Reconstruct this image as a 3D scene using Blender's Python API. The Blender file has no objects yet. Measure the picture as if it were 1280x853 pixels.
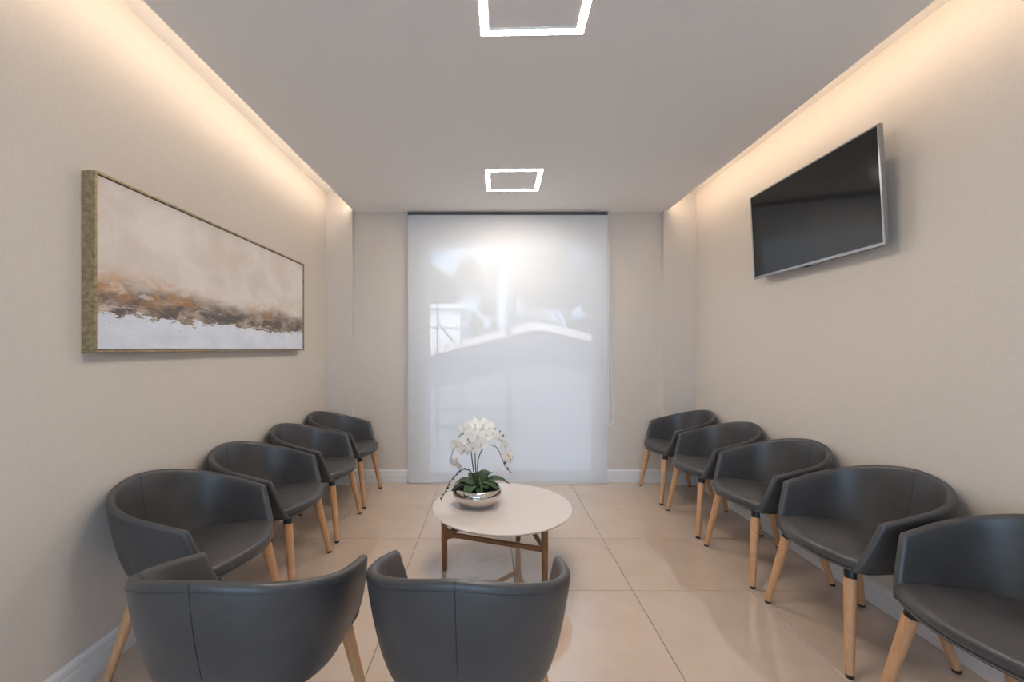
import bpy, bmesh, math, random
from mathutils import Vector, Matrix, Quaternion

S = bpy.context.scene
COL = S.collection
PI = math.pi
random.seed(7)

# ------------------------------------------------------------------ camera
F_PX, CX, CY, CAM_H = 534.0, 614.5, 436.0, 1.24
cam_d = bpy.data.cameras.new('camera')
cam = bpy.data.objects.new('camera', cam_d)
COL.objects.link(cam)
cam.location = (0, 0, CAM_H)
cam.rotation_euler = (PI / 2, 0, 0)
cam_d.sensor_width = 36.0
cam_d.sensor_fit = 'HORIZONTAL'
cam_d.lens = F_PX / 1280.0 * 36.0
cam_d.shift_x = (640.0 - CX) / 1280.0
cam_d.shift_y = (CY - 426.5) / 1280.0
cam_d.clip_start = 0.02
cam_d.clip_end = 200
S.camera = cam

# ------------------------------------------------------------------ world and exposure
world = bpy.data.worlds.new('daylight')
S.world = world
world.use_nodes = True
bgn = world.node_tree.nodes['Background']
bgn.inputs['Color'].default_value = (0.47, 0.71, 1.0, 1)
SKY = 2.45
bgn.inputs['Strength'].default_value = SKY
S.view_settings.view_transform = 'Standard'
S.view_settings.look = 'None'
S.view_settings.gamma = 1.0
S.view_settings.use_curve_mapping = False
S.view_settings.exposure = 1.13
LED_L, LED_R, LAMP = 12.4, 12.3, 57.0     # radiance of cove strips and ceiling squares
S.cycles.max_bounces = 10
S.cycles.diffuse_bounces = 6
S.cycles.transparent_max_bounces = 12
S.cycles.sample_clamp_indirect = 6.0

sun_d = bpy.data.lights.new('sun', 'SUN')
sun_d.energy = 11.0
sun_d.angle = math.radians(0.6)
sun_d.color = (1.0, 0.95, 0.88)
sun = bpy.data.objects.new('sun', sun_d)
sun.rotation_euler = (math.radians(24), 0, math.radians(-14))    # high sun on the far side of the building
COL.objects.link(sun)

# room measures
XL, XR = -1.515, 1.865
YP, YN, YF = 3.90, 3.97, -2.6          # pilaster face, niche face, wall behind
ZC, ZU = 2.50, 2.66                    # dropped ceiling, cove ceiling
LIPL, LIPR = -1.262, 1.604


def portal(name, loc, rot, sx, sy):
    l = bpy.data.lights.new(name, 'AREA')
    l.shape = 'RECTANGLE'
    l.size, l.size_y = sx, sy
    l.cycles.is_portal = True
    o = bpy.data.objects.new(name, l)
    o.location, o.rotation_euler = loc, rot
    COL.objects.link(o)


portal('window_portal', (0.185, 4.14, 1.14), (-PI / 2, 0, 0), 1.66, 2.2)
portal('window_portal_rear', (-0.12, YF - 0.14, 1.26), (PI / 2, 0, 0), 2.64, 2.28)


# ------------------------------------------------------------------ node materials
class NT:
    def __init__(self, name):
        self.m = bpy.data.materials.new(name)
        self.m.use_nodes = True
        self.t = self.m.node_tree
        self.b = self.t.nodes['Principled BSDF']
        self.out = self.t.nodes['Material Output']

    def n(self, kind, **kw):
        nd = self.t.nodes.new(kind)
        ins = kw.pop('ins', {})
        for k, v in kw.items():
            setattr(nd, k, v)
        for k, v in ins.items():
            self.put(nd.inputs[k], v)
        return nd

    def put(self, sock, v):
        if isinstance(v, bpy.types.NodeSocket):
            self.t.links.new(v, sock)
        elif isinstance(v, (tuple, list)) and len(v) == 3 and sock.type == 'RGBA':
            sock.default_value = (*v, 1)
        else:
            sock.default_value = v

    def math(self, op, a, b=0.0, c=0.0, clamp=False):
        nd = self.n('ShaderNodeMath', operation=op, use_clamp=clamp)
        self.put(nd.inputs[0], a)
        self.put(nd.inputs[1], b)
        self.put(nd.inputs[2], c)
        return nd.outputs[0]

    def mix(self, fac, a, b):
        nd = self.n('ShaderNodeMix', data_type='RGBA')
        self.put(nd.inputs[0], fac)
        self.put(nd.inputs[6], a)
        self.put(nd.inputs[7], b)
        return nd.outputs[2]

    def ramp(self, v, lo, hi):
        nd = self.n('ShaderNodeMapRange', interpolation_type='SMOOTHSTEP')
        self.put(nd.inputs['Value'], v)
        self.put(nd.inputs['From Min'], lo)
        self.put(nd.inputs['From Max'], hi)
        return nd.outputs['Result']

    def noise(self, vec, scale, detail=3.0, rough=0.55, dist=0.0):
        nd = self.n('ShaderNodeTexNoise', ins={'Scale': scale, 'Detail': detail, 'Roughness': rough, 'Distortion': dist})
        if vec is not None:
            self.put(nd.inputs['Vector'], vec)
        return nd.outputs['Fac']

    def coord(self, which='Object', scale=(1, 1, 1)):
        tc = self.n('ShaderNodeTexCoord')
        mp = self.n('ShaderNodeMapping', ins={'Scale': scale})
        self.put(mp.inputs['Vector'], tc.outputs[which])
        return mp.outputs[0]

    def bump(self, height, strength=0.2, dist=0.002):
        nd = self.n('ShaderNodeBump', ins={'Strength': strength, 'Distance': dist})
        self.put(nd.inputs['Height'], height)
        self.put(self.b.inputs['Normal'], nd.outputs[0])

    def set(self, **kw):
        for k, v in kw.items():
            self.put(self.b.inputs[k.replace('_', ' ')], v)
        return self


def plain(name, col, rough=0.5, metal=0.0, grain=0.04, gscale=40.0, bump=0.0, bdist=0.001, spec=0.5):
    """a colour with a faint noise in colour and relief"""
    m = NT(name)
    v = m.coord('Object')
    nz = m.noise(v, gscale, 3)
    dark = tuple(c * (1 - grain) for c in col)
    lite = tuple(min(1, c * (1 + grain)) for c in col)
    m.set(Base_Color=m.mix(nz, dark, lite), Roughness=rough, Metallic=metal)
    m.b.inputs['Specular IOR Level'].default_value = spec
    if bump:
        m.bump(nz, bump, bdist)
    return m.m


def emitter(name, col, strength):
    m = NT(name)
    e = m.n('ShaderNodeEmission', ins={'Color': col, 'Strength': strength})
    m.t.links.new(e.outputs[0], m.out.inputs[0])
    return m.m


def wood(name, light, dark, rough=0.4, scale=(14, 14, 1.6), fine=9.0):
    m = NT(name)
    v = m.coord('Object', scale)
    n1 = m.noise(v, fine, 5, 0.6, 0.6)
    n2 = m.noise(v, fine * 5, 2, 0.5)
    k = m.math('ADD', m.math('MULTIPLY', n1, 0.75), m.math('MULTIPLY', n2, 0.25))
    m.set(Base_Color=m.mix(m.ramp(k, 0.3, 0.72), light, dark), Roughness=rough)
    m.bump(n2, 0.08, 0.001)
    return m.m


def wallpaper():
    m = NT('beige_linen_wallpaper')
    v = m.coord('Object')
    w1 = m.noise(m.coord('Object', (260, 260, 18)), 1.0, 2)
    w2 = m.noise(m.coord('Object', (18, 18, 260)), 1.0, 2)
    k = m.math('MULTIPLY', m.math('ADD', w1, w2), 0.5)
    c = m.mix(m.ramp(k, 0.3, 0.7), (0.635, 0.57, 0.505), (0.675, 0.61, 0.545))
    big = m.noise(v, 2.2, 2)
    c2 = m.mix(m.math('MULTIPLY', big, 0.12), c, (0.57, 0.52, 0.475))
    m.set(Base_Color=c2, Roughness=0.72)
    m.b.inputs['Specular IOR Level'].default_value = 0.25
    m.bump(k, 0.15, 0.001)
    return m.m


def leather():
    m = NT('dark_grey_leather')
    v = m.coord('Object')
    vor = m.n('ShaderNodeTexVoronoi', ins={'Scale': 420.0})
    m.put(vor.inputs['Vector'], v)
    big = m.noise(v, 9.0, 3)
    wr = m.noise(m.coord('Object', (16, 16, 11)), 1.0, 2, 0.5, 0.4)
    c = m.mix(m.ramp(big, 0.3, 0.7), (0.052, 0.049, 0.051), (0.066, 0.062, 0.063))
    m.set(Base_Color=c, Roughness=0.40)
    m.b.inputs['Specular IOR Level'].default_value = 0.6
    h = m.math('ADD', m.math('MULTIPLY', vor.outputs['Distance'], 0.10), m.math('MULTIPLY', wr, 1.0))
    m.bump(h, 0.10, 0.008)
    return m.m


def porcelain():
    m = NT('polished_beige_porcelain')
    oi = m.n('ShaderNodeObjectInfo')
    v = m.coord('Object')
    nz = m.noise(v, 5.0, 5, 0.6)
    sp = m.noise(v, 160.0, 2)
    c = m.mix(m.ramp(nz, 0.25, 0.75), (0.545, 0.42, 0.33), (0.60, 0.47, 0.375))
    c = m.mix(m.math('MULTIPLY', oi.outputs['Random'], 0.25), c, (0.64, 0.53, 0.44))
    c = m.mix(m.math('MULTIPLY', sp, 0.10), c, (0.5, 0.41, 0.34))
    m.set(Base_Color=c, Roughness=0.02)
    m.b.inputs['Specular IOR Level'].default_value = 1.0
    m.b.inputs['IOR'].default_value = 1.72
    return m.m


def glass_mat():
    m = NT('window_glass')
    tr = m.n('ShaderNodeBsdfTransparent', ins={'Color': (0.93, 0.96, 0.96)})
    gl = m.n('ShaderNodeBsdfGlossy', ins={'Roughness': 0.02})
    mx = m.n('ShaderNodeMixShader', ins={0: 0.07})
    m.t.links.new(tr.outputs[0], mx.inputs[1])
    m.t.links.new(gl.outputs[0], mx.inputs[2])
    m.t.links.new(mx.outputs[0], m.out.inputs[0])
    return m.m


def screen_fabric():
    """openwork roller blind cloth: mostly scatters daylight, a little passes straight through"""
    m = NT('white_screen_fabric')
    weave = m.noise(m.coord('Object', (220, 220, 420)), 1.0, 1)
    fold = m.noise(m.coord('Object', (0.8, 1, 9)), 1.0, 2)
    k = m.math('ADD', m.math('MULTIPLY', weave, 0.5), m.math('MULTIPLY', fold, 0.5))
    col = m.mix(k, (0.66, 0.66, 0.67), (0.72, 0.72, 0.73))
    df = m.n('ShaderNodeBsdfDiffuse', ins={'Color': col})
    tl = m.n('ShaderNodeBsdfTranslucent', ins={'Color': col})
    tp = m.n('ShaderNodeBsdfTransparent', ins={'Color': (1, 1, 1)})
    m1 = m.n("ShaderNodeMixShader", ins={0: 0.056})
    m.t.links.new(df.outputs[0], m1.inputs[1])
    m.t.links.new(tl.outputs[0], m1.inputs[2])
    m2 = m.n('ShaderNodeMixShader', ins={0: 0.064})
    m.t.links.new(m1.outputs[0], m2.inputs[1])
    m.t.links.new(tp.outputs[0], m2.inputs[2])
    m.t.links.new(m2.outputs[0], m.out.inputs[0])
    return m.m


def painting_mat():
    m = NT('abstract_landscape_paint')
    tc = m.n('ShaderNodeTexCoord')
    sep = m.n('ShaderNodeSeparateXYZ')
    m.put(sep.inputs[0], tc.outputs['UV'])
    u, vv = sep.outputs[0], sep.outputs[1]

    def uvn(sx, sy, scale, detail=5, rough=0.6, dist=0.0, off=0.0):
        mp = m.n('ShaderNodeMapping', ins={'Scale': (sx, sy, 1), 'Location': (off, off * 0.7, 0)})
        m.put(mp.inputs['Vector'], tc.outputs['UV'])
        return m.noise(mp.outputs[0], scale, detail, rough, dist)

    rag = uvn(1.15, 1.0, 13, 9, 0.66, 0.3)
    rag2 = uvn(1.0, 0.8, 6, 6, 0.6, 0.0, 4.0)
    # height measured from the ragged shore line
    shore = m.math('ADD', 0.20, m.math('MULTIPLY', m.math('SUBTRACT', rag, 0.5), 0.22))
    shore = m.math('SUBTRACT', shore, m.math('MULTIPLY', m.math('SUBTRACT', u, 0.3), 0.02))
    d = m.math('SUBTRACT', vv, shore)
    top = m.math('ADD', 0.385, m.math('MULTIPLY', m.math('SUBTRACT', rag2, 0.5), 0.22))
    # sky of the canvas
    streak = uvn(2.7, 0.35, 6, 4, 0.6, 0.2, 9.0)
    cl = uvn(2.0, 1.0, 3, 5, 0.6, 0.4, 2.0)
    sky = m.mix(m.ramp(cl, 0.3, 0.7), (0.66, 0.57, 0.50), (0.76, 0.70, 0.655))
    sky = m.mix(m.math('MULTIPLY', m.ramp(streak, 0.55, 0.75), 0.35), sky, (0.80, 0.77, 0.74))
    # ochre haze
    oc = m.math('MULTIPLY', m.ramp(m.math('ABSOLUTE', m.math('SUBTRACT', vv, 0.37)), 0.15, 0.0),
                m.math('ADD', m.math('MULTIPLY', m.ramp(u, 0.42, 0.26), 0.95),
                       m.math('MULTIPLY', m.ramp(m.math('ABSOLUTE', m.math('SUBTRACT', u, 0.66)), 0.16, 0.0), 0.75)))
    oc = m.math('MULTIPLY', oc, m.ramp(uvn(1.2, 1.0, 11, 9, 0.7, 0.5, 6.0), 0.44, 0.60), clamp=True)
    # earth band
    earth = m.mix(m.ramp(uvn(1.2, 1, 12, 9, 0.7, 0.4, 1.3), 0.36, 0.62), (0.185, 0.13, 0.10), (0.43, 0.335, 0.27))
    dk = m.math('MULTIPLY', m.ramp(uvn(1.0, 1, 8, 9, 0.68, 0.5, 12.0), 0.44, 0.54),
                m.ramp(m.math('ABSOLUTE', m.math('SUBTRACT', d, 0.05)), 0.13, 0.02))
    earth = m.mix(dk, earth, (0.075, 0.062, 0.058))
    pale = m.ramp(uvn(1.1, 1, 13, 6, 0.6, 0.3, 20.0), 0.57, 0.66)
    earth = m.mix(m.math('MULTIPLY', pale, 0.7), earth, (0.66, 0.56, 0.48))
    band = m.ramp(m.math('SUBTRACT', vv, top), 0.05, -0.06)
    c = m.mix(m.math('MULTIPLY', band, 0.95), sky, earth)
    c = m.mix(m.math('MULTIPLY', oc, 0.85), c, (0.52, 0.25, 0.075))
    # water
    wv = uvn(1.2, 0.8, 7, 4, 0.6, 0.2, 3.0)
    water = m.mix(m.ramp(wv, 0.3, 0.7), (0.63, 0.68, 0.77), (0.74, 0.78, 0.86))
    scr = m.math('MULTIPLY', m.ramp(uvn(1.6, 1, 16, 8, 0.7, 0.6, 8.0), 0.64, 0.68), 0.6)
    water = m.mix(scr, water, (0.25, 0.23, 0.23))
    c = m.mix(m.ramp(d, 0.004, -0.004), c, water)
    near = m.ramp(m.math('ABSOLUTE', d), 0.045, 0.0)
    fl1 = m.math('MULTIPLY', near, m.ramp(uvn(1.5, 2.2, 24, 5, 0.6, 0.3, 31.0), 0.55, 0.60))
    c = m.mix(m.math('MULTIPLY', fl1, 0.85), c, (0.80, 0.74, 0.70))
    fl2 = m.math('MULTIPLY', near, m.ramp(uvn(1.4, 2.0, 22, 6, 0.65, 0.3, 41.0), 0.57, 0.61))
    c = m.mix(m.math('MULTIPLY', fl2, 0.9), c, (0.06, 0.05, 0.048))
    m.set(Base_Color=c, Roughness=0.55)
    m.bump(m.math('ADD', rag, m.math('MULTIPLY', streak, 0.4)), 0.35, 0.004)
    return m.m


def gold_leaf():
    m = NT('champagne_gold_frame')
    v = m.coord('Object')
    a = m.noise(m.coord('Object', (40, 40, 60)), 1.0, 3)
    b = m.noise(v, 60, 4)
    k = m.math('MULTIPLY', m.math('ADD', a, b), 0.5)
    m.set(Base_Color=m.mix(m.ramp(k, 0.35, 0.65), (0.25, 0.185, 0.10), (0.42, 0.33, 0.20)), Metallic=0.55, Roughness=0.42)
    m.bump(k, 0.2, 0.001)
    return m.m


def petal_mat():
    m = NT('white_orchid_petal')
    v = m.coord('Object')
    nz = m.noise(v, 120, 3)
    c = m.mix(nz, (0.86, 0.81, 0.74), (0.93, 0.90, 0.85))
    m.set(Base_Color=c, Roughness=0.5)
    m.b.inputs['Subsurface Weight'].default_value = 0.0
    return m.m


def foliage_mat(name, a, b):
    m = NT(name)
    nz = m.noise(m.coord('Object'), 3.0, 3)
    m.set(Base_Color=m.mix(m.ramp(nz, 0.3, 0.7), a, b), Roughness=0.6)
    return m.m


M = dict(
    wall=wallpaper(), leather=leather(), tile=porcelain(), glass=glass_mat(), fabric=screen_fabric(),
    paint=painting_mat(), gold=gold_leaf(), petal=petal_mat(),
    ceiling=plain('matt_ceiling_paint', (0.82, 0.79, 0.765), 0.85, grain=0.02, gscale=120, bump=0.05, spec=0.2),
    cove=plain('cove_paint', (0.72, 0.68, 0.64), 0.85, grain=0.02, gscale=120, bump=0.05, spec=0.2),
    trim=plain('white_baseboard_lacquer', (0.74, 0.73, 0.73), 0.32, grain=0.02),
    grout=plain('grey_grout', (0.20, 0.17, 0.15), 0.9, grain=0.15, gscale=200),
    alu=plain('white_powder_aluminium', (0.78, 0.79, 0.80), 0.35, grain=0.02),
    beech=wood('light_beech', (0.62, 0.34, 0.17), (0.48, 0.245, 0.115), 0.42),
    walnut=wood('oiled_teak', (0.25, 0.115, 0.045), (0.165, 0.07, 0.026), 0.36),
    black=plain('black_steel', (0.012, 0.012, 0.013), 0.4, grain=0.1),
    rubber=plain('black_rubber', (0.02, 0.02, 0.02), 0.8, grain=0.1),
    seam=plain('dark_seam_thread', (0.028, 0.027, 0.030), 0.7, grain=0.1),
    tabletop=plain('white_lacquered_glass', (0.655, 0.595, 0.555), 0.06, grain=0.015, gscale=12),
    chrome=plain('polished_steel', (0.72, 0.68, 0.64), 0.07, 1.0, grain=0.03, gscale=30),
    soil=plain('dark_bark_soil', (0.035, 0.022, 0.016), 0.95, grain=0.5, gscale=120, bump=0.8, bdist=0.006),
    leaf=foliage_mat('orchid_leaf_green', (0.014, 0.045, 0.012), (0.035, 0.085, 0.022)),
    stem=foliage_mat('orchid_stem_green', (0.045, 0.07, 0.022), (0.085, 0.12, 0.04)),
    bud=foliage_mat('orchid_bud_green', (0.09, 0.10, 0.035), (0.16, 0.17, 0.07)),
    spike=foliage_mat('dark_flower_spike', (0.03, 0.025, 0.018), (0.06, 0.055, 0.03)),
    lip=plain('yellow_orchid_lip', (0.55, 0.40, 0.18), 0.5, grain=0.2, gscale=200),
    bezel=plain('brushed_grey_bezel', (0.34, 0.34, 0.35), 0.28, 0.85, grain=0.05),
    tvback=plain('black_plastic', (0.014, 0.014, 0.015), 0.45, grain=0.1),
    screen=plain('black_glossy_screen', (0.010, 0.0095, 0.009), 0.09, grain=0.05, spec=0.5),
    tube=plain('dark_grey_roller_tube', (0.10, 0.095, 0.095), 0.6, grain=0.05),
    bracket=plain('white_plastic', (0.72, 0.71, 0.70), 0.4, grain=0.02),
    chain=plain('white_bead_chain', (0.80, 0.79, 0.77), 0.3, grain=0.03),
    stucco=plain('pale_stucco', (0.30, 0.33, 0.38), 0.9, grain=0.05, gscale=8, bump=0.2),
    stucco2=plain('white_render', (0.88, 0.88, 0.88), 0.9, grain=0.03, gscale=8),
    terracotta=plain('weathered_terracotta', (0.50, 0.33, 0.27), 0.85, grain=0.2, gscale=20),
    barge=plain('pink_barge_board', (0.85, 0.68, 0.62), 0.7, grain=0.05),
    asphalt=plain('grey_ground', (0.32, 0.32, 0.32), 0.9, grain=0.15, gscale=4),
    bark=plain('tree_bark', (0.09, 0.065, 0.05), 0.9, grain=0.3, gscale=30, bump=0.5),
    tree1=foliage_mat('tree_leaves', (0.055, 0.085, 0.04), (0.12, 0.16, 0.08)),
    tree2=foliage_mat('tree_leaves_pale', (0.08, 0.11, 0.06), (0.17, 0.20, 0.12)),
    steel=plain('grey_steel_post', (0.16, 0.17, 0.18), 0.5, 0.3, grain=0.05),
    winglass=plain('dark_window_glass', (0.10, 0.12, 0.14), 0.1, grain=0.05),
    lamp=emitter('lamp_diffuser_light', (1.0, 0.895, 0.78), LAMP),
    ledl=emitter('cove_light_left', (1.0, 0.83, 0.66), LED_L),
    ledr=emitter('cove_light_right', (1.0, 0.79, 0.58), LED_R),
)


# ------------------------------------------------------------------ mesh helpers
def box(bm, x0, x1, y0, y1, z0, z1):
    v = [bm.verts.new((x, y, z)) for z in (z0, z1) for y in (y0, y1) for x in (x0, x1)]
    for q in ((0, 2, 3, 1), (4, 5, 7, 6), (0, 1, 5, 4), (2, 6, 7, 3), (0, 4, 6, 2), (1, 3, 7, 5)):
        bm.faces.new([v[i] for i in q])
    return v


def bevbox(bm, x0, x1, y0, y1, z0, z1, r=0.004, seg=2):
    b2 = bmesh.new()
    box(b2, x0, x1, y0, y1, z0, z1)
    bmesh.ops.bevel(b2, geom=b2.edges[:], offset=r, segments=seg, affect='EDGES', profile=0.5)
    merge(bm, b2)


def merge(bm, b2):
    me = bpy.data.meshes.new('tmp')
    b2.to_mesh(me)
    b2.free()
    bm.from_mesh(me)
    bpy.data.meshes.remove(me)


def rings(bm, rs, closed=True, cap0=True, cap1=True):
    """skin a list of point rings"""
    vs = [[bm.verts.new(p) for p in r] for r in rs]
    n = len(vs[0])
    for a, b in zip(vs, vs[1:]):
        for i in range(n if closed else n - 1):
            j = (i + 1) % n
            bm.faces.new((a[i], a[j], b[j], b[i]))
    if cap0 and closed:
        bm.faces.new(vs[0][::-1])
    if cap1 and closed:
        bm.faces.new(vs[-1])
    return vs


def lathe(bm, prof, n=24, c=(0, 0), cap0=True, cap1=True):
    rs = [[(c[0] + r * math.cos(2 * PI * i / n), c[1] + r * math.sin(2 * PI * i / n), z) for i in range(n)] for r, z in prof]
    rings(bm, rs, True, cap0, cap1)


def frames(pts):
    pts = [Vector(p) for p in pts]
    out = []
    up = None
    for i, p in enumerate(pts):
        t = (pts[min(i + 1, len(pts) - 1)] - pts[max(i - 1, 0)]).normalized()
        if up is None:
            up = t.orthogonal().normalized()
        else:
            up = (up - t * up.dot(t))
            up = up.normalized() if up.length > 1e-6 else t.orthogonal().normalized()
        out.append((p, t, up, t.cross(up)))
    return out


def tube(bm, pts, radii, n=8):
    if not isinstance(radii, (list, tuple)):
        radii = [radii] * len(pts)
    rs = []
    for (p, t, u, w), r in zip(frames(pts), radii):
        rs.append([p + (u * math.cos(2 * PI * i / n) + w * math.sin(2 * PI * i / n)) * r for i in range(n)])
    rings(bm, rs)


def catmull(pts, per=6, closed=False):
    P = [Vector(p) for p in pts]
    n = len(P)
    out = []
    segs = n if closed else n - 1
    for i in range(segs):
        p0 = P[(i - 1) % n] if closed or i > 0 else P[0]
        p1, p2 = P[i], P[(i + 1) % n]
        p3 = P[(i + 2) % n] if closed or i + 2 < n else P[-1]
        for k in range(per):
            t = k / per
            out.append(0.5 * ((2 * p1) + (p2 - p0) * t + (2 * p0 - 5 * p1 + 4 * p2 - p3) * t * t + (3 * p1 - p0 - 3 * p2 + p3) * t ** 3))
    if not closed:
        out.append(P[-1])
    return out


def obj(name, bm, mat, parent=None, smooth=False, angle=None):
    bmesh.ops.recalc_face_normals(bm, faces=bm.faces[:])
    me = bpy.data.meshes.new(name)
    bm.to_mesh(me)
    bm.free()
    me.materials.append(M[mat] if isinstance(mat, str) else mat)
    if smooth:
        me.shade_smooth()
        if angle:
            me.set_sharp_from_angle(angle=math.radians(angle))
    o = bpy.data.objects.new(name, me)
    COL.objects.link(o)
    if parent:
        o.parent = parent
    return o


def tag(o, label, cat, group=None):
    o['label'] = label
    o['category'] = cat
    if group:
        o['group'] = group
    return o


def thing(name, label, cat, loc=(0, 0, 0), rz=0.0, group=None):
    o = bpy.data.objects.new(name, None)
    o.empty_display_size = 0.1
    COL.objects.link(o)
    o.location = loc
    o.rotation_euler = (0, 0, rz)
    return tag(o, label, cat, group)


def struct(name, bm, mat, label=None, parent=None, **kw):
    o = obj(name, bm, mat, parent, **kw)
    if parent is None:
        o['kind'] = 'structure'
        if label:
            o['label'] = label
    return o


def dup(root, loc, rz, label, group):
    r = root.copy()
    COL.objects.link(r)
    r.location, r.rotation_euler = loc, (0, 0, rz)
    r['label'], r['group'] = label, group
    for ch in list(root.children):
        c = ch.copy()
        COL.objects.link(c)
        c.parent = r
        for g in ch.children:
            d = g.copy()
            COL.objects.link(d)
            d.parent = c
    return r


# ------------------------------------------------------------------ room shell
# floor: grout bed with separate tiles
bm = bmesh.new()
box(bm, XL - 0.1, XR + 0.1, YF - 0.1, 4.12, -0.10, -0.0025)
floor = struct('floor', bm, 'grout', 'polished beige porcelain tile floor with thin dark joints')
TX0, TY0, T, J = 0.123, 1.588, 0.6, 0.0016
tile_cache = {}
x0 = TX0 - T * 4
while x0 < XR:
    y0 = TY0 - T * 8
    while y0 < 4.0:
        a, b = max(x0, XL) + J, min(x0 + T, XR) - J
        c, d = max(y0, YF) + J, min(y0 + T, YN + 0.15) - J
        if b - a > 0.02 and d - c > 0.02:
            key = (round(b - a, 4), round(d - c, 4))
            if key not in tile_cache:
                tb = bmesh.new()
                w, l, e = key[0] / 2, key[1] / 2, 0.0012
                rings(tb, [[(-w, -l, -0.009), (w, -l, -0.009), (w, l, -0.009), (-w, l, -0.009)],
                           [(-w, -l, -e), (w, -l, -e), (w, l, -e), (-w, l, -e)],
                           [(-w + e, -l + e, 0), (w - e, -l + e, 0), (w - e, l - e, 0), (-w + e, l - e, 0)]])
                o = obj('tile', tb, 'tile', floor)
                tile_cache[key] = o.data
            else:
                o = bpy.data.objects.new('tile', tile_cache[key])
                COL.objects.link(o)
                o.parent = floor
            o.location = ((a + b) / 2, (c + d) / 2, 0)
        y0 += T
    x0 += T

bm = bmesh.new()
box(bm, XL - 0.12, XL, YF - 0.12, YN + 0.15, -0.1, ZU + 0.1)
struct('wall_left', bm, 'wall', 'beige textured wall behind the abstract painting')
bm = bmesh.new()
box(bm, XR, XR + 0.12, YF - 0.12, YN + 0.15, -0.1, ZU + 0.1)
struct('wall_right', bm, 'wall', 'beige textured wall carrying the television')

WX0, WX1, WZ1 = -0.66, 1.03, 2.27       # window opening
bm = bmesh.new()
PLX, PRX = -1.272, 1.572
box(bm, XL, WX0, YN, YN + 0.15, -0.1, ZU + 0.1)
box(bm, WX1, XR, YN, YN + 0.15, -0.1, ZU + 0.1)
box(bm, WX0, WX1, YN, YN + 0.15, WZ1, ZU + 0.1)
box(bm, XL, PLX, YP, YN, 0.0, ZU)
box(bm, PRX, XR, YP, YN, 0.0, ZU)
struct('wall_back', bm, 'wall', 'beige end wall with a shallow niche around the blind')

RX0, RX1, RZ0, RZ1 = -1.44, 1.20, 0.12, 2.4
bm = bmesh.new()
box(bm, XL, RX0, YF - 0.12, YF, -0.1, ZU + 0.1)
box(bm, RX1, XR, YF - 0.12, YF, -0.1, ZU + 0.1)
box(bm, RX0, RX1, YF - 0.12, YF, -0.1, RZ0)
box(bm, RX0, RX1, YF - 0.12, YF, RZ1, ZU + 0.1)
struct('wall_front', bm, 'wall', 'beige wall behind the camera with a window')

bm = bmesh.new()
box(bm, XL - 0.12, XR + 0.12, YF - 1.5, YN + 0.15, ZU, ZU + 0.12)  # runs past the rear wall: unseen overhang added to shade the rear window
ceil = struct('ceiling', bm, 'cove', 'smooth plaster ceiling with dropped panel between two light coves')
bm = bmesh.new()
box(bm, LIPL, LIPR - 0.035, YF, YN - 0.006, ZC, ZU)
box(bm, LIPR - 0.035, LIPR, YF, YP - 0.002, ZC, ZU)
obj('dropped_panel', bm, 'ceiling', ceil)

# cove light strips
for nm, x, sgn, mt, lab in (('cove_light_strip', LIPL, -1, 'ledl', 'warm white light strip in the cove above the painting wall'),
                            ('cove_light_strip', LIPR, 1, 'ledr', 'amber light strip in the cove above the television wall')):
    t = thing(nm, lab, 'light strip', (x, 1.0, ZC), group='cove light strips')
    bm = bmesh.new()
    box(bm, 0.0 if sgn > 0 else -0.006, 0.006 if sgn > 0 else 0.0, YF + 0.15 - 1.0, YP - 0.02 - 1.0, 0.022, 0.052)
    obj('channel', bm, 'bracket', t)
    bm = bmesh.new()
    xx = sgn * 0.0075
    box(bm, min(xx, xx - sgn * 0.001), max(xx, xx - sgn * 0.001), YF + 0.16 - 1.0, YP - 0.03 - 1.0, 0.027, 0.047)
    obj('diffuser', bm, mt, t)


# baseboards: stepped profile swept along a line
def baseboard(name, label, runs):
    prof = [(0, 0), (0.016, 0), (0.016, 0.072), (0.0125, 0.076), (0.0125, 0.086), (0.015, 0.090), (0.013, 0.104), (0.006, 0.113), (0, 0.115)]
    bm = bmesh.new()
    for (p, q, nrm) in runs:
        p, q, nrm = Vector((*p, 0)), Vector((*q, 0)), Vector((*nrm, 0))
        rings(bm, [[p + nrm * a + Vector((0, 0, z)) for a, z in prof], [q + nrm * a + Vector((0, 0, z)) for a, z in prof]])
    struct(name, bm, 'trim', label)


baseboard('baseboard_left', 'white moulded baseboard under the painting wall', [((XL, YF), (XL, YP), (1, 0))])
baseboard('baseboard_right', 'white moulded baseboard under the television wall', [((XR, YF), (XR, YP), (-1, 0))])
baseboard('baseboard_back', 'white moulded baseboard on both sides of the blind',
          [((XL + 0.016, YP), (PLX, YP), (0, -1)), ((PLX, YN), (WX0, YN), (0, -1)), ((WX1, YN), (PRX, YN), (0, -1)), ((PRX, YP), (XR - 0.016, YP), (0, -1))])
baseboard('baseboard_front', 'white moulded baseboard under the rear window', [((XL, YF), (XR, YF), (0, 1))])


# windows
def frame_rect(bm, x0, x1, z0, z1, w, y0, y1):
    bevbox(bm, x0, x0 + w, y0, y1, z0, z1, 0.003, 1)
    bevbox(bm, x1 - w, x1, y0, y1, z0, z1, 0.003, 1)
    bevbox(bm, x0 + w, x1 - w, y0, y1, z0, z0 + w, 0.003, 1)
    bevbox(bm, x0 + w, x1 - w, y0, y1, z1 - w, z1, 0.003, 1)


def pane(parent, x0, x1, z0, z1, y):
    bm = bmesh.new()
    v = [bm.verts.new(p) for p in ((x0, y, z0), (x1, y, z0), (x1, y, z1), (x0, y, z1))]
    bm.faces.new(v)
    return obj('pane', bm, 'glass', parent)


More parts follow.
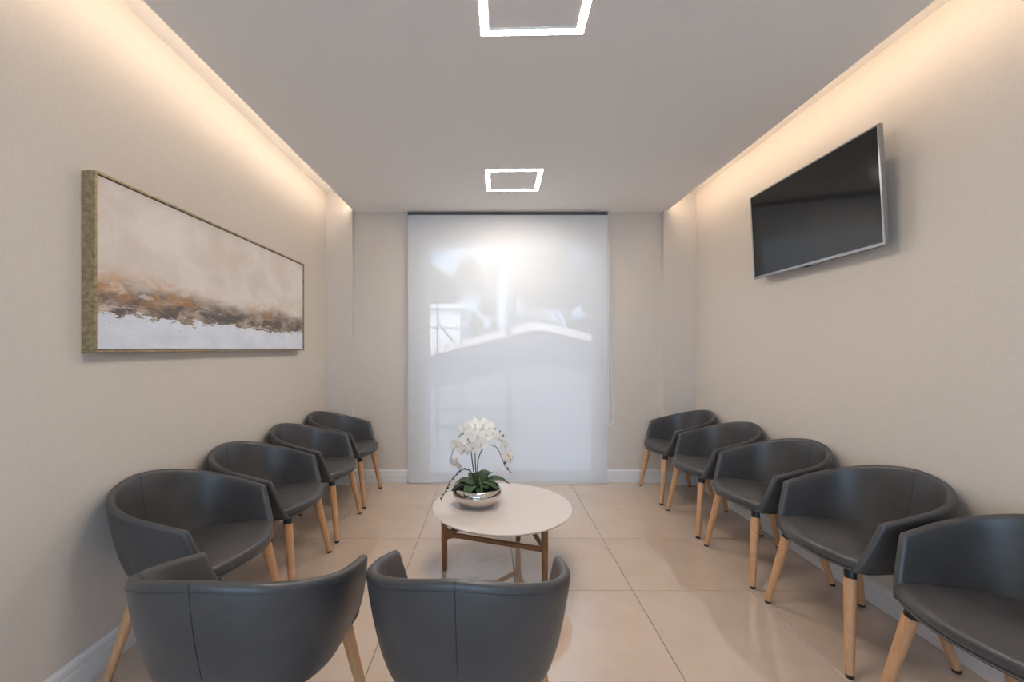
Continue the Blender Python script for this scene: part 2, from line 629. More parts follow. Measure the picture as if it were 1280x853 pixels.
bm = bmesh.new()
frame_rect(bm, WX0, WX1, 0.0, WZ1, 0.035, 4.03, 4.10)
win = struct('window_1', bm, 'alu', 'tall white framed glazed door behind the roller blind')
mid = 0.164
for i, (a, b) in enumerate(((WX0 + 0.033, mid + 0.03), (mid - 0.03, WX1 - 0.033))):
    ys = (4.032, 4.058) if i == 0 else (4.066, 4.092)
    bm = bmesh.new()
    frame_rect(bm, a, b, 0.033, WZ1 - 0.033, 0.045, *ys)
    bevbox(bm, a + 0.045, b - 0.045, ys[0], ys[1], 1.075, 1.115, 0.003, 1)
    s = obj('sash', bm, 'alu', win)
    yc = sum(ys) / 2
    pane(s, a + 0.04, b - 0.04, 0.07, 1.08, yc)
    pane(s, a + 0.04, b - 0.04, 1.11, WZ1 - 0.07, yc)
bm = bmesh.new()
frame_rect(bm, RX0, RX1, RZ0, RZ1, 0.05, YF - 0.09, YF - 0.03)
bevbox(bm, (RX0 + RX1) / 2 - 0.025, (RX0 + RX1) / 2 + 0.025, YF - 0.09, YF - 0.03, RZ0 + 0.05, RZ1 - 0.05, 0.003, 1)
win2 = struct('window_2', bm, 'alu', 'white framed window in the wall behind the camera')
for a, b in ((RX0 + 0.05, (RX0 + RX1) / 2 - 0.025), ((RX0 + RX1) / 2 + 0.025, RX1 - 0.05)):
    pane(win2, a, b, RZ0 + 0.05, RZ1 - 0.05, YF - 0.06)

# ------------------------------------------------------------------ roller blind
BX0, BX1, BY = -0.769, 1.066, 3.925
t = thing('roller_blind', 'white translucent roller blind lowered over the glazed door', 'blind', (0.15, BY, 0))
bm = bmesh.new()
nx, nz = 24, 40
g = [[bm.verts.new((BX0 - 0.15 + (BX1 - BX0) * i / nx,
                    0.0025 * math.sin(i * 0.55 + 0.4) * (1 - j / nz) + 0.0015 * math.sin(j * 0.5), 0.024 + (2.468 - 0.024) * j / nz))
      for i in range(nx + 1)] for j in range(nz + 1)]
for j in range(nz):
    for i in range(nx):
        bm.faces.new((g[j][i], g[j][i + 1], g[j + 1][i + 1], g[j + 1][i]))
obj('fabric', bm, 'fabric', t, smooth=True)
bm = bmesh.new()
bevbox(bm, BX0 - 0.15, BX1 - 0.15, -0.008, 0.008, 0.004, 0.026, 0.004)
obj('bottom_bar', bm, 'bracket', t, smooth=True, angle=40)
bm = bmesh.new()
tube(bm, [(BX0 - 0.15, 0.018, 2.476), (BX1 - 0.15, 0.018, 2.476)], 0.018, 16)
obj('roller_tube', bm, 'tube', t, smooth=True, angle=60)
for x in (BX0 - 0.15 - 0.012, BX1 - 0.15 + 0.004):
    bm = bmesh.new()
    bevbox(bm, x, x + 0.008, -0.006, 0.042, 2.445, 2.4985, 0.002, 1)
    obj('bracket', bm, 'bracket', t)
bm = bmesh.new()
bevbox(bm, BX1 - 0.15 + 0.001, BX1 - 0.15 + 0.020, -0.008, 0.010, 0.003, 0.028, 0.003, 1)
obj('end_cap', bm, 'bracket', t)
# bead chain: a loop of small beads
bm = bmesh.new()
ch = catmull([(BX1 - 0.135, 0.0, 2.45), (BX1 - 0.132, 0.0, 2.0), (BX1 - 0.125, 0.0, 1.4), (BX1 - 0.112, 0.0, 0.95), (BX1 - 0.098, 0.0, 0.66),
              (BX1 - 0.098, 0.004, 0.58), (BX1 - 0.115, 0.006, 0.545), (BX1 - 0.140, 0.008, 0.54), (BX1 - 0.143, 0.010, 0.62), (BX1 - 0.139, 0.012, 1.2), (BX1 - 0.138, 0.014, 2.45)], 8)
tube(bm, ch, 0.0016, 5)
L = 0
last = ch[0]
for k in range(len(ch) - 1):
    a, b = ch[k], ch[k + 1]
    n = max(1, int((b - a).length / 0.012))
    for q in range(n):
        p = a.lerp(b, q / n)
        bmesh.ops.create_icosphere(bm, subdivisions=1, radius=0.0036, matrix=Matrix.Translation(p))
o = obj('bead_chain', bm, 'chain', t, smooth=True)


# ------------------------------------------------------------------ ceiling lights
def ceiling_light(label, cx, cy, rz):
    t = thing('ceiling_light', label, 'ceiling light', (cx, cy, ZC), rz, 'square outline ceiling lights')
    h, w = 0.203, 0.030
    bm = bmesh.new()
    for (a, b, c, d) in ((-h - 0.003, h + 0.003, -h - 0.003, -h), (-h - 0.003, h + 0.003, h, h + 0.003), (-h - 0.003, -h, -h, h), (h, h + 0.003, -h, h)):
        box(bm, a, b, c, d, -0.006, -0.0004)
    k = h - w
    for (a, b, c, d) in ((-k, k, -k, -k + 0.003), (-k, k, k - 0.003, k), (-k, -k + 0.003, -k + 0.003, k - 0.003), (k - 0.003, k, -k + 0.003, k - 0.003)):
        box(bm, a, b, c, d, -0.006, -0.0004)
    obj('profile', bm, 'bracket', t)
    bm = bmesh.new()
    for (a, b, c, d) in ((-h, h, -h, -k), (-h, h, k, h), (-h, -k, -k, k), (k, h, -k, k)):
        box(bm, a, b, c, d, -0.005, -0.0008)
    obj('diffuser', bm, 'lamp', t)


ceiling_light('square outline ceiling light close to the blind', 0.162, 3.195, math.radians(-1.0))
ceiling_light('square outline ceiling light farther from the blind, over the two chairs that face it', 0.156, 1.505, math.radians(-1.5))


# ------------------------------------------------------------------ painting
t = thing('framed_painting', 'long abstract landscape painting in a thin champagne gold frame', 'painting', (XL, 2.458, 1.225))
PW, PH, PD = 1.762 / 2, 0.676, 0.052
fw = 0.010
for nm, (a, b, c, d) in (('frame_rail', (-PW, PW, 0, fw)), ('frame_rail', (-PW, PW, PH - fw, PH)),
                         ('frame_stile', (-PW, -PW + fw, fw, PH - fw)), ('frame_stile', (PW - fw, PW, fw, PH - fw))):
    bm = bmesh.new()
    bevbox(bm, 0.001, PD, a, b, c, d, 0.0018, 1)
    obj(nm, bm, 'gold', t)
bm = bmesh.new()
a, b, c, d = -PW + fw + 0.003, PW - fw - 0.003, fw + 0.003, PH - fw - 0.003
vs = box(bm, 0.006, PD - 0.008, a, b, c, d)
uv = bm.loops.layers.uv.new('UVMap')
for fc in bm.faces:
    for lp in fc.loops:
        co = lp.vert.co
        lp[uv].uv = ((co.y - a) / (b - a), (co.z - c) / (d - c))
obj('canvas', bm, 'paint', t)

# ------------------------------------------------------------------ television
t = thing('television', 'black flat television tilted on the right hand wall', 'television', (1.785, 2.423, 1.71))
t['label'] = 'black flat screen television with grey bezel tilted down from the wall'
t.rotation_euler = (0, -math.radians(3.1), 0)
TW, TH = 0.485, 0.555
bz = 0.011
bm = bmesh.new()
for (y0, y1, z0, z1) in ((-TW, TW, 0, 0.016), (-TW, TW, TH - 0.008, TH), (-TW, -TW + bz, 0.016, TH - 0.008), (TW - bz, TW, 0.016, TH - 0.008)):
    bevbox(bm, 0.0, 0.022, y0, y1, z0, z1, 0.0018, 1)
obj('bezel', bm, 'bezel', t)
bm = bmesh.new()
box(bm, 0.003, 0.010, -TW + bz, TW - bz, 0.016, TH - 0.008)
obj('screen', bm, 'screen', t)
bm = bmesh.new()
bevbox(bm, 0.010, 0.028, -TW + 0.004, TW - 0.004, 0.004, TH - 0.004, 0.004, 1)
bevbox(bm, 0.026, 0.046, -TW * 0.8, TW * 0.8, 0.015, TH * 0.6, 0.010, 2)
obj('back_cover', bm, 'tvback', t)
bm = bmesh.new()
bevbox(bm, 0.002, 0.018, -0.028, 0.028, -0.006, 0.002, 0.002, 1)
obj('sensor', bm, 'tvback', t)
bm = bmesh.new()
for y in (-0.14, 0.14):
    bevbox(bm, 0.040, 0.076, y - 0.015, y + 0.015, 0.15, 0.42, 0.003, 1)
bevbox(bm, 0.068, 0.0795, -0.2, 0.2, 0.22, 0.30, 0.003, 1)
obj('wall_mount', bm, 'black', t)


# ------------------------------------------------------------------ tub chairs
def interp(x, xs, ys):
    if x <= xs[0]:
        return ys[0]
    for i in range(len(xs) - 1):
        if x <= xs[i + 1]:
            k = (x - xs[i]) / (xs[i + 1] - xs[i])
            return ys[i] + (ys[i + 1] - ys[i]) * k
    return ys[-1]


SA, SB, TH_S, ZB = 0.292, 0.287, 0.029, 0.386


def sscale(z, w):
    b = interp(z, [0.372, 0.39, 0.42, 0.45, 0.48, 0.52, 0.56, 0.64, 0.72], [0.69, 0.735, 0.785, 0.825, 0.855, 0.89, 0.922, 0.967, 1.0])
    a = interp(z, [0.372, 0.384, 0.40, 0.45, 0.52, 0.60, 0.72], [0.76, 0.79, 0.812, 0.865, 0.915, 0.96, 1.0])
    return b + (a - b) * w


def yfront(z):
    return interp(z, [0.386, 0.60, 0.72], [0.180, 0.108, 0.080])


def shell_sections():
    """list of (plan point fn, normal, ztop) along half the U, front of right arm to back centre"""
    secs = []
    for q in (1.0, 0.9, 0.75, 0.6, 0.45, 0.3, 0.15):
        secs.append(('arm', q))
    for i in range(0, 19):
        secs.append(('arc', i / 18 * PI / 2))
    return secs


def arc_pt(phi, e=2.35):
    c, s = max(0.0, math.cos(phi)), max(0.0, math.sin(phi))
    return SA * c ** (2 / e), -SB * s ** (2 / e)


def arc_normal(phi, e=2.35):
    x, y = arc_pt(phi, e)
    nx = math.copysign(abs(x / SA) ** (e - 1) / SA, x)
    ny = math.copysign(abs(y / SB) ** (e - 1) / SB, y)
    l = math.hypot(nx, ny)
    return nx / l, ny / l


def ztop_of(kind, v):
    # back centre 0 -> arm front 1
    arc_len, arm_len = 0.46, 0.108
    s = (arc_len * (1 - v / (PI / 2)) if kind == 'arc' else arc_len + arm_len * v) / (arc_len + arm_len)
    return 0.716 - 0.124 * s ** 1.35


def section_ring(kind, v, shrink=0.0, fwd=0.0):
    zt = ztop_of(kind, v) - shrink * 0.8
    r = TH_S / 2
    rr = max(0.002, r - shrink)
    ring = []

    def put(z, off):
        """off: distance inward from the outer skin"""
        sc = sscale(z, 1.0 if kind == 'arm' else math.cos(v) ** 0.8)
        if kind == 'arc':
            x, y = arc_pt(v)
            nx_, ny_ = arc_normal(v)
            ring.append((x * sc - nx_ * off, y * sc - ny_ * off, z))
        else:
            ring.append(((SA - 0.003 * v * v) * sc - off, yfront(z) * v + fwd, z))

    lo = [0.0, 0.03, 0.08, 0.16, 0.28, 0.42, 0.58, 0.74, 0.88, 1.0]
    ztc = zt - rr
    for k in lo:
        put(ZB + (ztc - ZB) * k, r - rr)
    for a in (30, 60, 90, 120, 150):
        a = math.radians(a)
        put(ztc + rr * math.sin(a), r - rr * math.cos(a))
    for k in reversed(lo):
        put(ZB + (ztc - ZB) * k, r + rr)
    return ring


def build_shell():
    half = []
    for ph in (80, 55, 28):
        ph = math.radians(ph)
        half.append(section_ring('arm', 1.0, TH_S / 2 * (1 - math.cos(ph)), 0.016 * math.sin(ph)))
    for kind, v in shell_sections():
        half.append(section_ring(kind, v))
    left = [[(-x, y, z) for (x, y, z) in r] for r in half[:-1]][::-1]
    bm = bmesh.new()
    rings(bm, half + left)
    return bm


def outline(n=72):
    half = [(0.0, 0.252), (0.075, 0.246), (0.15, 0.224), (0.212, 0.194), (0.239, 0.150), (0.228, 0.05), (0.210, -0.05), (0.175, -0.13), (0.10, -0.185), (0.0, -0.20)]
    pts = half + [(-x, y) for x, y in half[1:-1]][::-1]
    return [(p.x, p.y) for p in catmull([(x, y, 0) for x, y in pts], 5, closed=True)]


def inset(o, d):
    n = len(o)
    out = []
    for i in range(n):
        a, b = Vector(o[i - 1]), Vector(o[(i + 1) % n])
        t_ = (b - a).normalized()
        nrm = Vector((t_.y, -t_.x))
        p = Vector(o[i])
        if nrm.dot(p) > 0:
            nrm = -nrm
        out.append(tuple(p + nrm * d))
    return out


def build_seat(levels, slope=0.045, dome=None):
    o = outline()
    bm = bmesh.new()
    rs = []
    for d, z in levels:
        rs.append([(x, y, z + slope * (y - 0.25)) for x, y in inset(o, d)])
    if dome:
        last = rs[-1]
        for k, dz in dome:
            rs.append([(x * k, 0.02 + (y - 0.02) * k, z + dz) for x, y, z in last])
    rings(bm, rs)
    return bm


def leg_parts(root, top, foot):
    top, foot = Vector(top), Vector(foot)

    def at(z):
        return foot.lerp(top, (z - foot.z) / (top.z - foot.z))
    bm = bmesh.new()
    zs = (0.012, 0.02, 0.10, 0.22, 0.335, 0.345)
    tube(bm, [at(z) for z in zs], [0.0135, 0.0145, 0.0165, 0.0195, 0.0222, 0.0222], 14)
    l = obj('leg', bm, 'beech', root, smooth=True, angle=50)
    bm = bmesh.new()
    tube(bm, [at(0.345), at(0.349), at(0.385), at(0.392)], [0.0195, 0.0205, 0.0205, 0.0205], 14)
    c = obj('collar', bm, 'black', l, smooth=True, angle=50)
    bm = bmesh.new()
    f0 = at(0.012)
    tube(bm, [(f0.x, f0.y, 0.0005), (f0.x, f0.y, 0.004), (f0.x, f0.y, 0.014)], [0.0125, 0.0135, 0.0135], 12)
    obj('glide', bm, 'rubber', l, smooth=True, angle=50)


def build_chair():
    root = thing('tub_chair', 'x', 'chair')
    sh = obj('shell', build_shell(), 'leather', root, smooth=True)
    # back seams: thin sewn ridges, outside and inside, at the middle of the back
    ring = section_ring('arc', PI / 2)
    no = len(ring)
    bm = bmesh.new()
    pts = [Vector(p) + Vector((0, -0.0001, 0)) for p in ring[1:12]]
    tube(bm, catmull(pts, 3), 0.0011, 5)
    obj('outer_seam', bm, 'seam', sh, smooth=True)
    bm = bmesh.new()
    pts = [Vector(p) + Vector((0, 0.0001, 0)) for p in ring[14:22]]
    tube(bm, catmull(pts, 3), 0.0011, 5)
    obj('inner_seam', bm, 'seam', sh, smooth=True)
    # stitched rim line just below the top on the outside
    half = [section_ring(k, v)[9] for k, v in shell_sections()]
    line = half + [(-x, y, z) for x, y, z in half[:-1]][::-1]
    line = [Vector(p) - Vector((0, 0, 0.006)) for p in line]
    bm = bmesh.new()
    tube(bm, line, 0.0008, 4)
    obj('rim_stitching', bm, 'leather', sh, smooth=True)
    seat = obj('seat', build_seat([(0.014, 0.396), (0.004, 0.400), (0.0, 0.408), (0.0, 0.422), (0.004, 0.432), (0.014, 0.4395), (0.035, 0.4445)],
                                  dome=[(0.7, 0.006), (0.4, 0.009), (0.12, 0.010)]), 'leather', root, smooth=True)
    obj('seat_base', build_seat([(0.045, 0.382), (0.010, 0.386), (0.003, 0.390), (0.004, 0.395), (0.014, 0.398)]), 'leather', root, smooth=True)
    for s in (-1, 1):
        leg_parts(root, (s * 0.172, 0.166, 0.392), (s * 0.240, 0.226, 0.0))
        leg_parts(root, (s * 0.150, -0.112, 0.392), (s * 0.212, -0.212, 0.0))
    return root


chair = build_chair()
GRP = {'R': 'grey tub chairs along the television wall', 'L': 'grey tub chairs along the painting wall', 'F': 'grey tub chairs facing the window'}
ordn = ['first', 'second', 'third', 'fourth', 'fifth']
spots = []
for i, y in enumerate((3.628, 3.03, 2.445, 1.846, 1.245)):
    spots.append(('R', (1.572, y, 0), PI / 2, '%s grey leather tub chair from the blind along the television wall' % ordn[i]))
for i, y in enumerate((3.555, 2.967, 2.36, 1.785)):
    spots.append(('L', (-1.212, y, 0), -PI / 2, '%s grey leather tub chair from the blind along the painting wall' % ordn[i]))
spots.append(('F', (-0.668, 1.236, 0), math.radians(-1.5), 'grey leather tub chair facing the blind, beside the painting wall row'))
spots.append(('F', (-0.060, 1.240, 0), math.radians(-4.5), 'grey leather tub chair facing the blind, directly before the round coffee table'))
for i, (g_, loc, rz, lab) in enumerate(spots):
    if i == 0:
        chair.location, chair.rotation_euler = loc, (0, 0, rz)
        chair['label'], chair['group'] = lab, GRP[g_]
    else:
        dup(chair, loc, rz, lab, GRP[g_])

# ------------------------------------------------------------------ coffee table
TC = Vector((0.060, 2.449, 0))
TZ = 0.345
t = thing('coffee_table', 'low round coffee table with glossy white top and three brown wooden legs', 'table', TC)
bm = bmesh.new()
TR = 0.397
lathe(bm, [(TR - 0.030, TZ - 0.020), (TR - 0.012, TZ - 0.016), (TR - 0.002, TZ - 0.006), (TR, TZ - 0.003), (TR - 0.002, TZ - 0.0005), (TR - 0.006, TZ)], 96)
obj('table_top', bm, 'tabletop', t, smooth=True, angle=30)
legs = [Vector((-0.264, 2.390, 0)) - TC, Vector((0.273, 2.197, 0)) - TC, Vector((0.171, 2.759, 0)) - TC]
for i, p in enumerate(legs):
    bm = bmesh.new()
    lathe(bm, [(0.0145, 0.0005), (0.0155, 0.004), (0.0165, 0.12), (0.0175, 0.20), (0.0185, 0.29), (0.0195, TZ - 0.018)], 20, (p.x, p.y))
    obj('leg', bm, 'walnut', t, smooth=True, angle=50)
    q = legs[(i + 1) % 3]
    dr = (q - p)
    Ln = dr.length
    dr.normalize()
    sd = Vector((-dr.y, dr.x, 0))
    rs = []
    nst = 30
    for k in range(nst + 1):
        s = 0.004 + (Ln - 0.010) * (k / nst) ** 1.5
        fl = max(0.0, 0.078 - s) / 0.078
        up = 0.0135 + 0.058 * (1 - math.sqrt(max(0, 1 - fl * fl)))
        dn = 0.0135 + 0.044 * (1 - math.sqrt(max(0, 1 - min(1, fl * 1.1) ** 2)))
        ww = 0.0115
        c = p + dr * s + Vector((0, 0, 0.205))
        ring = []
        for a in range(12):
            an = 2 * PI * a / 12
            ca, sa = math.cos(an), math.sin(an)
            ex = math.copysign(abs(ca) ** 0.7, ca) * ww
            ez = math.copysign(abs(sa) ** 0.7, sa) * (up if sa > 0 else dn)
            ring.append(c + sd * ex + Vector((0, 0, ez)))
        rs.append(ring)
    bm = bmesh.new()
    rings(bm, rs)
    obj('stretcher', bm, 'walnut', t, smooth=True, angle=60)

# ------------------------------------------------------------------ bowl with orchid
BC = Vector((-0.082, 2.452, TZ))
t = thing('planter_bowl', 'squat polished silver bowl on the white coffee table', 'bowl', BC)
bm = bmesh.new()
lathe(bm, [(r, z * 1.2 if z > 0.001 else z) for r, z in ((0.066, 0.0005), (0.080, 0.003), (0.108, 0.016), (0.130, 0.037), (0.141, 0.057), (0.140, 0.070), (0.133, 0.083), (0.126, 0.090),
           (0.123, 0.089), (0.129, 0.081), (0.135, 0.069), (0.136, 0.057), (0.126, 0.041), (0.10, 0.030), (0.05, 0.026))], 56)
obj('bowl_body', bm, 'chrome', t, smooth=True)
bm = bmesh.new()
rs = []
for k in range(7):
    r = 0.129 * (1 - k / 7.0) + 0.002
    rs.append([(r * math.cos(2 * PI * i / 28), r * math.sin(2 * PI * i / 28), 0.086 + 0.012 * math.sin(k / 6 * PI / 2) + random.uniform(-.003, .003)) for i in range(28)])
rings(bm, rs, cap0=False)
obj('soil', bm, 'soil', t, smooth=True)

orch = thing('orchid_plant', 'white moth orchid with arching sprays planted in the silver bowl', 'plant', BC + Vector((0, 0, 0.096)))
PXM = 2.452 / F_PX            # metres per photo pixel at the bowl


def OP(px, py, dy=0.0):
    """local orchid point from its measured place in the bowl's vertical plane"""
    return Vector(((px - CX) * PXM - BC.x, dy, CAM_H - (py - CY) * PXM - BC.z - 0.096))


def flower_mesh():
    bm = bmesh.new()

    def petal(ang, ln, wd, cup, sh):
        d = Vector((math.cos(ang), 0, math.sin(ang)))
        s = Vector((-math.sin(ang), 0, math.cos(ang)))
        rs = []
        n = 7
        for i in range(n + 1):
            u = i / n
            w = wd * (math.sin(PI * min(1, u ** sh * 0.93 + 0.05))) ** 0.75
            c = d * (0.003 + ln * u) + Vector((0, -cup * math.sin(u * 2.2) * 0.6 + 0.004 * u, 0))
            rs.append([c + s * w * k + Vector((0, 0.12 * w * (1 - abs(k)) * 1.0 - 0.05 * w * k * k, 0)) for k in (-1, -0.5, 0, 0.5, 1)])
        g = [[bm.verts.new(p) for p in r] for r in rs]
        for a, b in zip(g, g[1:]):
            for i in range(4):
                bm.faces.new((a[i], a[i + 1], b[i + 1], b[i]))
    for a in (90, 218, 322):
        petal(math.radians(a), 0.036, 0.0125, 0.004, 0.9)
    for a in (8, 172):
        petal(math.radians(a), 0.038, 0.021, 0.008, 0.7)
    bmesh.ops.remove_doubles(bm, verts=bm.verts[:], dist=1e-5)
    return bm


def lip_mesh():
    bm = bmesh.new()
    rs = []
    for r, y, z in ((0.001, -0.001, 0.001), (0.0038, -0.004, 0.001), (0.0042, -0.008, -0.002), (0.003, -0.011, -0.006), (0.001, -0.012, -0.009)):
        rs.append([(r * math.cos(2 * PI * i / 8), y + r * 0.4 * math.sin(2 * PI * i / 8), z + r * 0.7 * math.sin(2 * PI * i / 8)) for i in range(8)])
    rings(bm, rs)
    return bm


fl0 = obj('flower', flower_mesh(), 'petal', orch, smooth=True)
lp0 = obj('lip', lip_mesh(), 'lip', fl0, smooth=True)


def stem(pts, r0, r1, mat='stem', name='stem'):
    c = catmull(pts, 7)
    bm = bmesh.new()
    tube(bm, c, [r0 + (r1 - r0) * i / (len(c) - 1) for i in range(len(c))], 7)
    obj(name, bm, mat, orch, smooth=True)
    return c


base = OP(597, 606)
s1 = stem([base, OP(597, 590, -0.01), OP(598, 573, -0.02), OP(604, 560, -0.02), OP(613, 555, -0.03), OP(622, 559, -0.04), OP(627, 571, -0.04), OP(632, 582, -0.05), OP(639, 588, -0.05)], 0.0034, 0.0018)
s2 = stem([base + Vector((-0.006, 0.01, 0)), OP(594, 580, 0.02), OP(594, 560, 0.02), OP(597, 545, 0.03), OP(604, 536, 0.03), OP(614, 538, 0.02), OP(624, 548, 0.01), OP(633, 558, 0.0)], 0.0034, 0.0016)
s3 = stem([base + Vector((-0.010, -0.005, 0)), OP(591, 580, -0.02), OP(589, 562, -0.03), OP(585, 546, -0.03), OP(578, 541, -0.04), OP(571, 550, -0.05), OP(566, 565, -0.05), OP(563, 576, -0.05)], 0.0034, 0.0016)
s4 = stem([base + Vector((-0.012, -0.01, 0)), OP(590, 589, -0.04), OP(582, 583, -0.06), OP(575, 586, -0.08), OP(567, 593, -0.09), OP(560, 605, -0.10), OP(553.5, 619, -0.10)], 0.0030, 0.0012, 'spike', 'bud_spike')

# flowers: place, facing (yaw, pitch), size
fl = [(582, 534, -.05, -20, 8, 1.05), (594, 531, .0, 5, 25, 1.0), (604, 532, .01, 15, 20, 1.05), (573, 554, -.07, -30, 0, 1.1),
      (586, 546, -.06, -10, 5, 1.15), (597, 544, -.03, 0, 10, 1.05), (608, 543, -.03, 10, 5, 0.95), (602, 552, -.06, 0, -5, 1.0),
      (592, 556, -.07, -8, -12, 0.95), (616, 542, .0, 25, 8, 0.9), (623, 549, .0, 30, 5, 0.85), (630, 556, -.03, 40, 0, 0.85),
      (634, 566, -.05, 35, -5, 0.95), (637, 572, -.02, 50, -8, 0.85), (571, 576, -.07, -25, -25, 1.05), (581, 562, -.02, -25, 10, 0.9),
      (611, 534, .04, 30, 30, 0.9), (587, 537, .04, -15, 25, 0.9)]
for i, (px, py, dy, yaw, pit, sc) in enumerate(fl):
    if i == 0:
        f = fl0
    else:
        f = fl0.copy()
        COL.objects.link(f)
        f.parent = orch
        l = lp0.copy()
        COL.objects.link(l)
        l.parent = f
    f.location = OP(px, py, dy)
    f.rotation_euler = (math.radians(-pit), math.radians(random.uniform(-25, 25)), math.radians(yaw))
    f.scale = (sc * 1.12,) * 3


def bud(p, r, mat):
    bm = bmesh.new()
    lathe(bm, [(r * 0.15, -r * 1.25), (r * 0.7, -r * 0.8), (r, 0), (r * 0.75, r * 0.8), (r * 0.15, r * 1.3)], 8)
    o = obj('bud', bm, mat, orch, smooth=True)
    o.location = p
    o.rotation_euler = (random.uniform(-.6, .6), random.uniform(-.6, .6), 0)


for px, py, dy, r in ((631, 576, -.05, .0075), (634.5, 583, -.05, .0065), (638, 588, -.05, .0045), (629, 545, .0, .006), (625, 540, .01, .005), (619, 537, .01, .005)):
    bud(OP(px, py, dy), r, 'bud')
for k in range(8, len(s4) - 1, 2):
    p = s4[k]
    bud(p + Vector((random.uniform(-.005, .005), random.uniform(-.005, .005), random.uniform(-.003, .006))), random.uniform(.0035, .0055), 'spike')


def leaf(az, ln, wd, rise, droop, roll=0.0):
    bm = bmesh.new()
    n = 12
    d = Vector((math.cos(az), math.sin(az), 0))
    s = Vector((-math.sin(az), math.cos(az), 0))
    top, bot = [], []
    for i in range(n + 1):
        u = i / n
        w = wd * (math.sin(PI * (0.06 + 0.90 * u ** 0.85))) ** 0.62
        c = d * (0.006 + ln * u) + Vector((0, 0, 0.002 + rise * math.sin(u * PI * 0.62) - droop * u * u))
        row = [c + s * w * k + Vector((0, 0, 0.20 * w * abs(k) + roll * w * k)) for k in (-1, -0.66, -0.33, 0, 0.33, 0.66, 1)]
        top.append(row)
        bot.append([p - Vector((0, 0, 0.0016)) for p in row][::-1])
    rings(bm, [a + b for a, b in zip(top, bot)])
    o = obj('leaf', bm, 'leaf', orch, smooth=True)
    o.location = (random.uniform(-.008, .008) - 0.005, random.uniform(-.008, .008), 0)


R_ = math.radians
for a in ((R_(8), .180, .036, .066, .050, .1), (R_(-25), .135, .043, .052, .040, -.1), (R_(-72), .105, .033, .040, .046, .1), (R_(-112), .128, .036, .046, .056, .0),
          (R_(-158), .140, .036, .050, .052, .1), (R_(165), .130, .036, .055, .04, -.1), (R_(50), .14, .038, .075, .02, .1), (R_(105), .12, .036, .066, .02, .0), (R_(-48), .10, .030, .046, .02, .2)):
    leaf(*a)
# pale aerial root hanging over the rim
stem([base + Vector((0.0, -0.02, 0.012)), OP(599, 594, -.05), OP(602, 604, -.09), OP(603, 612, -.118), OP(603.5, 620, -.128)], 0.0032, 0.0022, 'bud', 'aerial_root')

# ------------------------------------------------------------------ outside, seen faintly through the blind
GZ = -3.0
bm = bmesh.new()
box(bm, -40, 40, 4.6, 60, GZ - 0.2, GZ)
struct('ground', bm, 'asphalt', 'grey yard far below the window')

t = thing('neighbour_house', 'pale gabled house with pinkish roof edge beyond the blind', 'house', (0.97, 9.2, GZ))
hw, ez, az_ = 3.4, 3.86, 4.68
bm = bmesh.new()
rings(bm, [[(-hw + .3, y, 0), (hw - .3, y, 0), (hw - .3, y, ez), (0, y, az_ - 0.06), (-hw + .3, y, ez)] for y in (0.0, 6.0)])
obj('walls', bm, 'stucco', t)
for s in (-1, 1):
    bm = bmesh.new()
    rings(bm, [[(0, y, az_), (s * (hw + .2), y, ez - 0.07), (s * (hw + .2), y, ez + 0.05), (0, y, az_ + 0.12)] for y in (-0.25, 6.2)])
    r = obj('roof_slope', bm, 'terracotta', t)
    bm = bmesh.new()
    rings(bm, [[(0, y, az_ - 0.03), (s * (hw + .22), y, ez - 0.11), (s * (hw + .22), y, ez + 0.06), (0, y, az_ + 0.135)] for y in (-0.30, -0.26)])
    obj('barge_board', bm, 'barge', r)

t = thing('white_building', 'bright white rendered building left beyond the gabled house', 'building', (-3.5, 16.0, GZ))
bm = bmesh.new()
box(bm, -5, 2.35, 0, 6, 0, 5.75)
box(bm, -5.1, 2.45, -0.1, 6.1, 5.75, 5.9)
obj('walls', bm, 'stucco2', t)
for x in (-4.0, -2.6):
    bm = bmesh.new()
    box(bm, x, x + 0.9, -0.03, 0.02, 3.6, 4.8)
    obj('window', bm, 'winglass', t)

t = thing('steel_fence', 'grey steel fence with a diagonal brace before the white building', 'fence', (-0.95, 8.3, GZ))
for nm, pts in (('post', [(-.10, 0, 0), (-.10, 0, 5.15)]), ('post', [(-1.5, 0, 0), (-1.5, 0, 5.15)]), ('rail', [(-1.5, 0, 5.0), (.34, 0, 5.0)]),
                ('rail', [(-1.5, 0, 4.66), (.34, 0, 4.64)]), ('brace', [(-.10, 0, 4.75), (.22, 0, 4.35)]), ('post', [(.36, 0, 0), (.36, 0, 5.05)])):
    bm = bmesh.new()
    tube(bm, pts, 0.018, 8)
    obj(nm, bm, 'steel', t, smooth=True, angle=50)


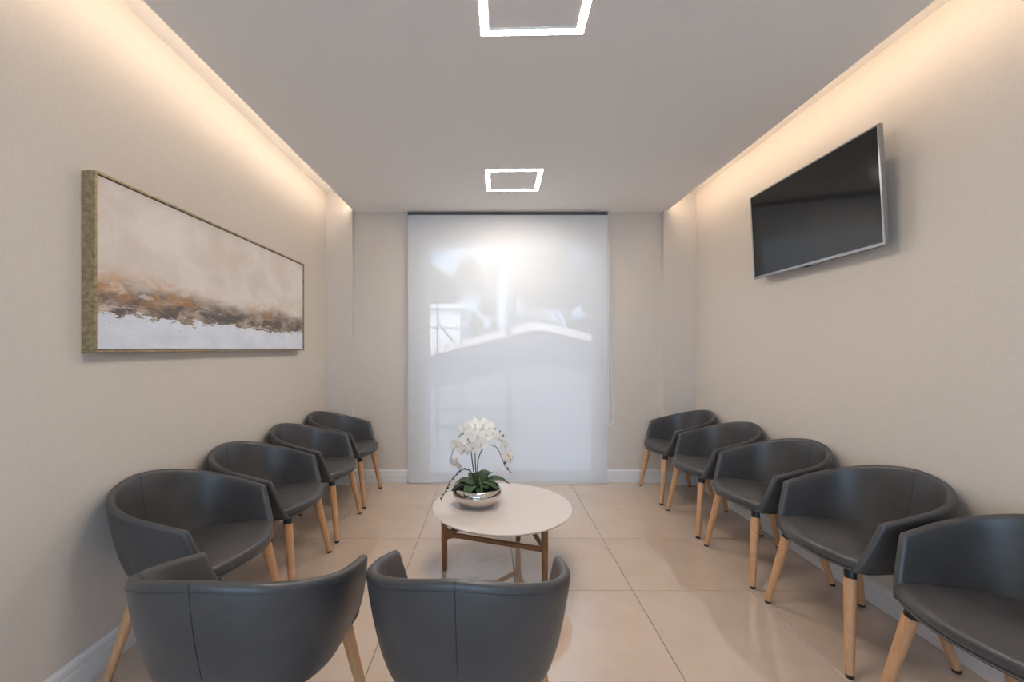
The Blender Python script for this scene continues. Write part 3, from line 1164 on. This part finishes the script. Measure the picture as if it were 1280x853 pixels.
def tree(label, x, y, h, spread, nleaf, mat, seed, low=0.35):
    rnd = random.Random(seed)
    t = thing('tree', label, 'tree', (x, y, GZ), group='trees beyond the blind')
    bm = bmesh.new()
    tube(bm, [(0, 0, 0), (0.1, 0, h * 0.3), (-0.05, 0.1, h * 0.55), (0.1, 0, h * 0.85)], [0.22, 0.17, 0.12, 0.05], 8)
    blobs = []
    for k in range(16):
        a = rnd.uniform(0, 2 * PI)
        r = spread * math.sqrt(rnd.random()) * 0.85
        c = Vector((r * math.cos(a), r * math.sin(a), h * rnd.uniform(low, 0.95)))
        blobs.append((c, spread * rnd.uniform(0.28, 0.45)))
        tube(bm, [(0, 0, min(c.z, h * .75) * 0.7), c * 0.6 + Vector((0, 0, c.z * 0.3)), c], [0.06, 0.04, 0.015], 5)
    obj('trunk', bm, 'bark', t, smooth=True)
    vs, fs = [], []
    for k in range(nleaf):
        c, r = blobs[k % len(blobs)]
        d = Vector((rnd.gauss(0, 1), rnd.gauss(0, 1), rnd.gauss(0, 1))).normalized() * r * rnd.random() ** 0.4
        p = c + d
        u = Vector((rnd.gauss(0, 1), rnd.gauss(0, 1), rnd.gauss(0, 1))).normalized()
        w = u.orthogonal().normalized()
        s = rnd.uniform(0.07, 0.14)
        i = len(vs)
        vs += [p - u * s, p + w * s * 0.5, p + u * s, p - w * s * 0.5]
        fs.append((i, i + 1, i + 2, i + 3))
    me = bpy.data.meshes.new('foliage')
    me.from_pydata([tuple(v) for v in vs], [], fs)
    me.materials.append(M[mat])
    o = bpy.data.objects.new('foliage', me)
    COL.objects.link(o)
    o.parent = t
    o['kind'] = 'stuff'


tree('broad leafy tree right behind the gabled house', 3.6, 20.0, 14.0, 2.7, 22000, 'tree1', 3, 0.25)
tree('thin tree behind the white building', -4.8, 28.5, 17.0, 3.2, 20000, 'tree2', 5, 0.25)
tree('pale tall tree behind the gabled house ridge', 1.8, 34.0, 19.0, 4.2, 26000, 'tree2', 21, 0.25)
tree('round tree far right of the gabled house', 8.4, 26.0, 12.0, 3.0, 12000, 'tree1', 23)
tree('dense tree between the white building and the gabled house', 0.1, 25.6, 15.0, 2.0, 18000, 'tree1', 11, 0.25)
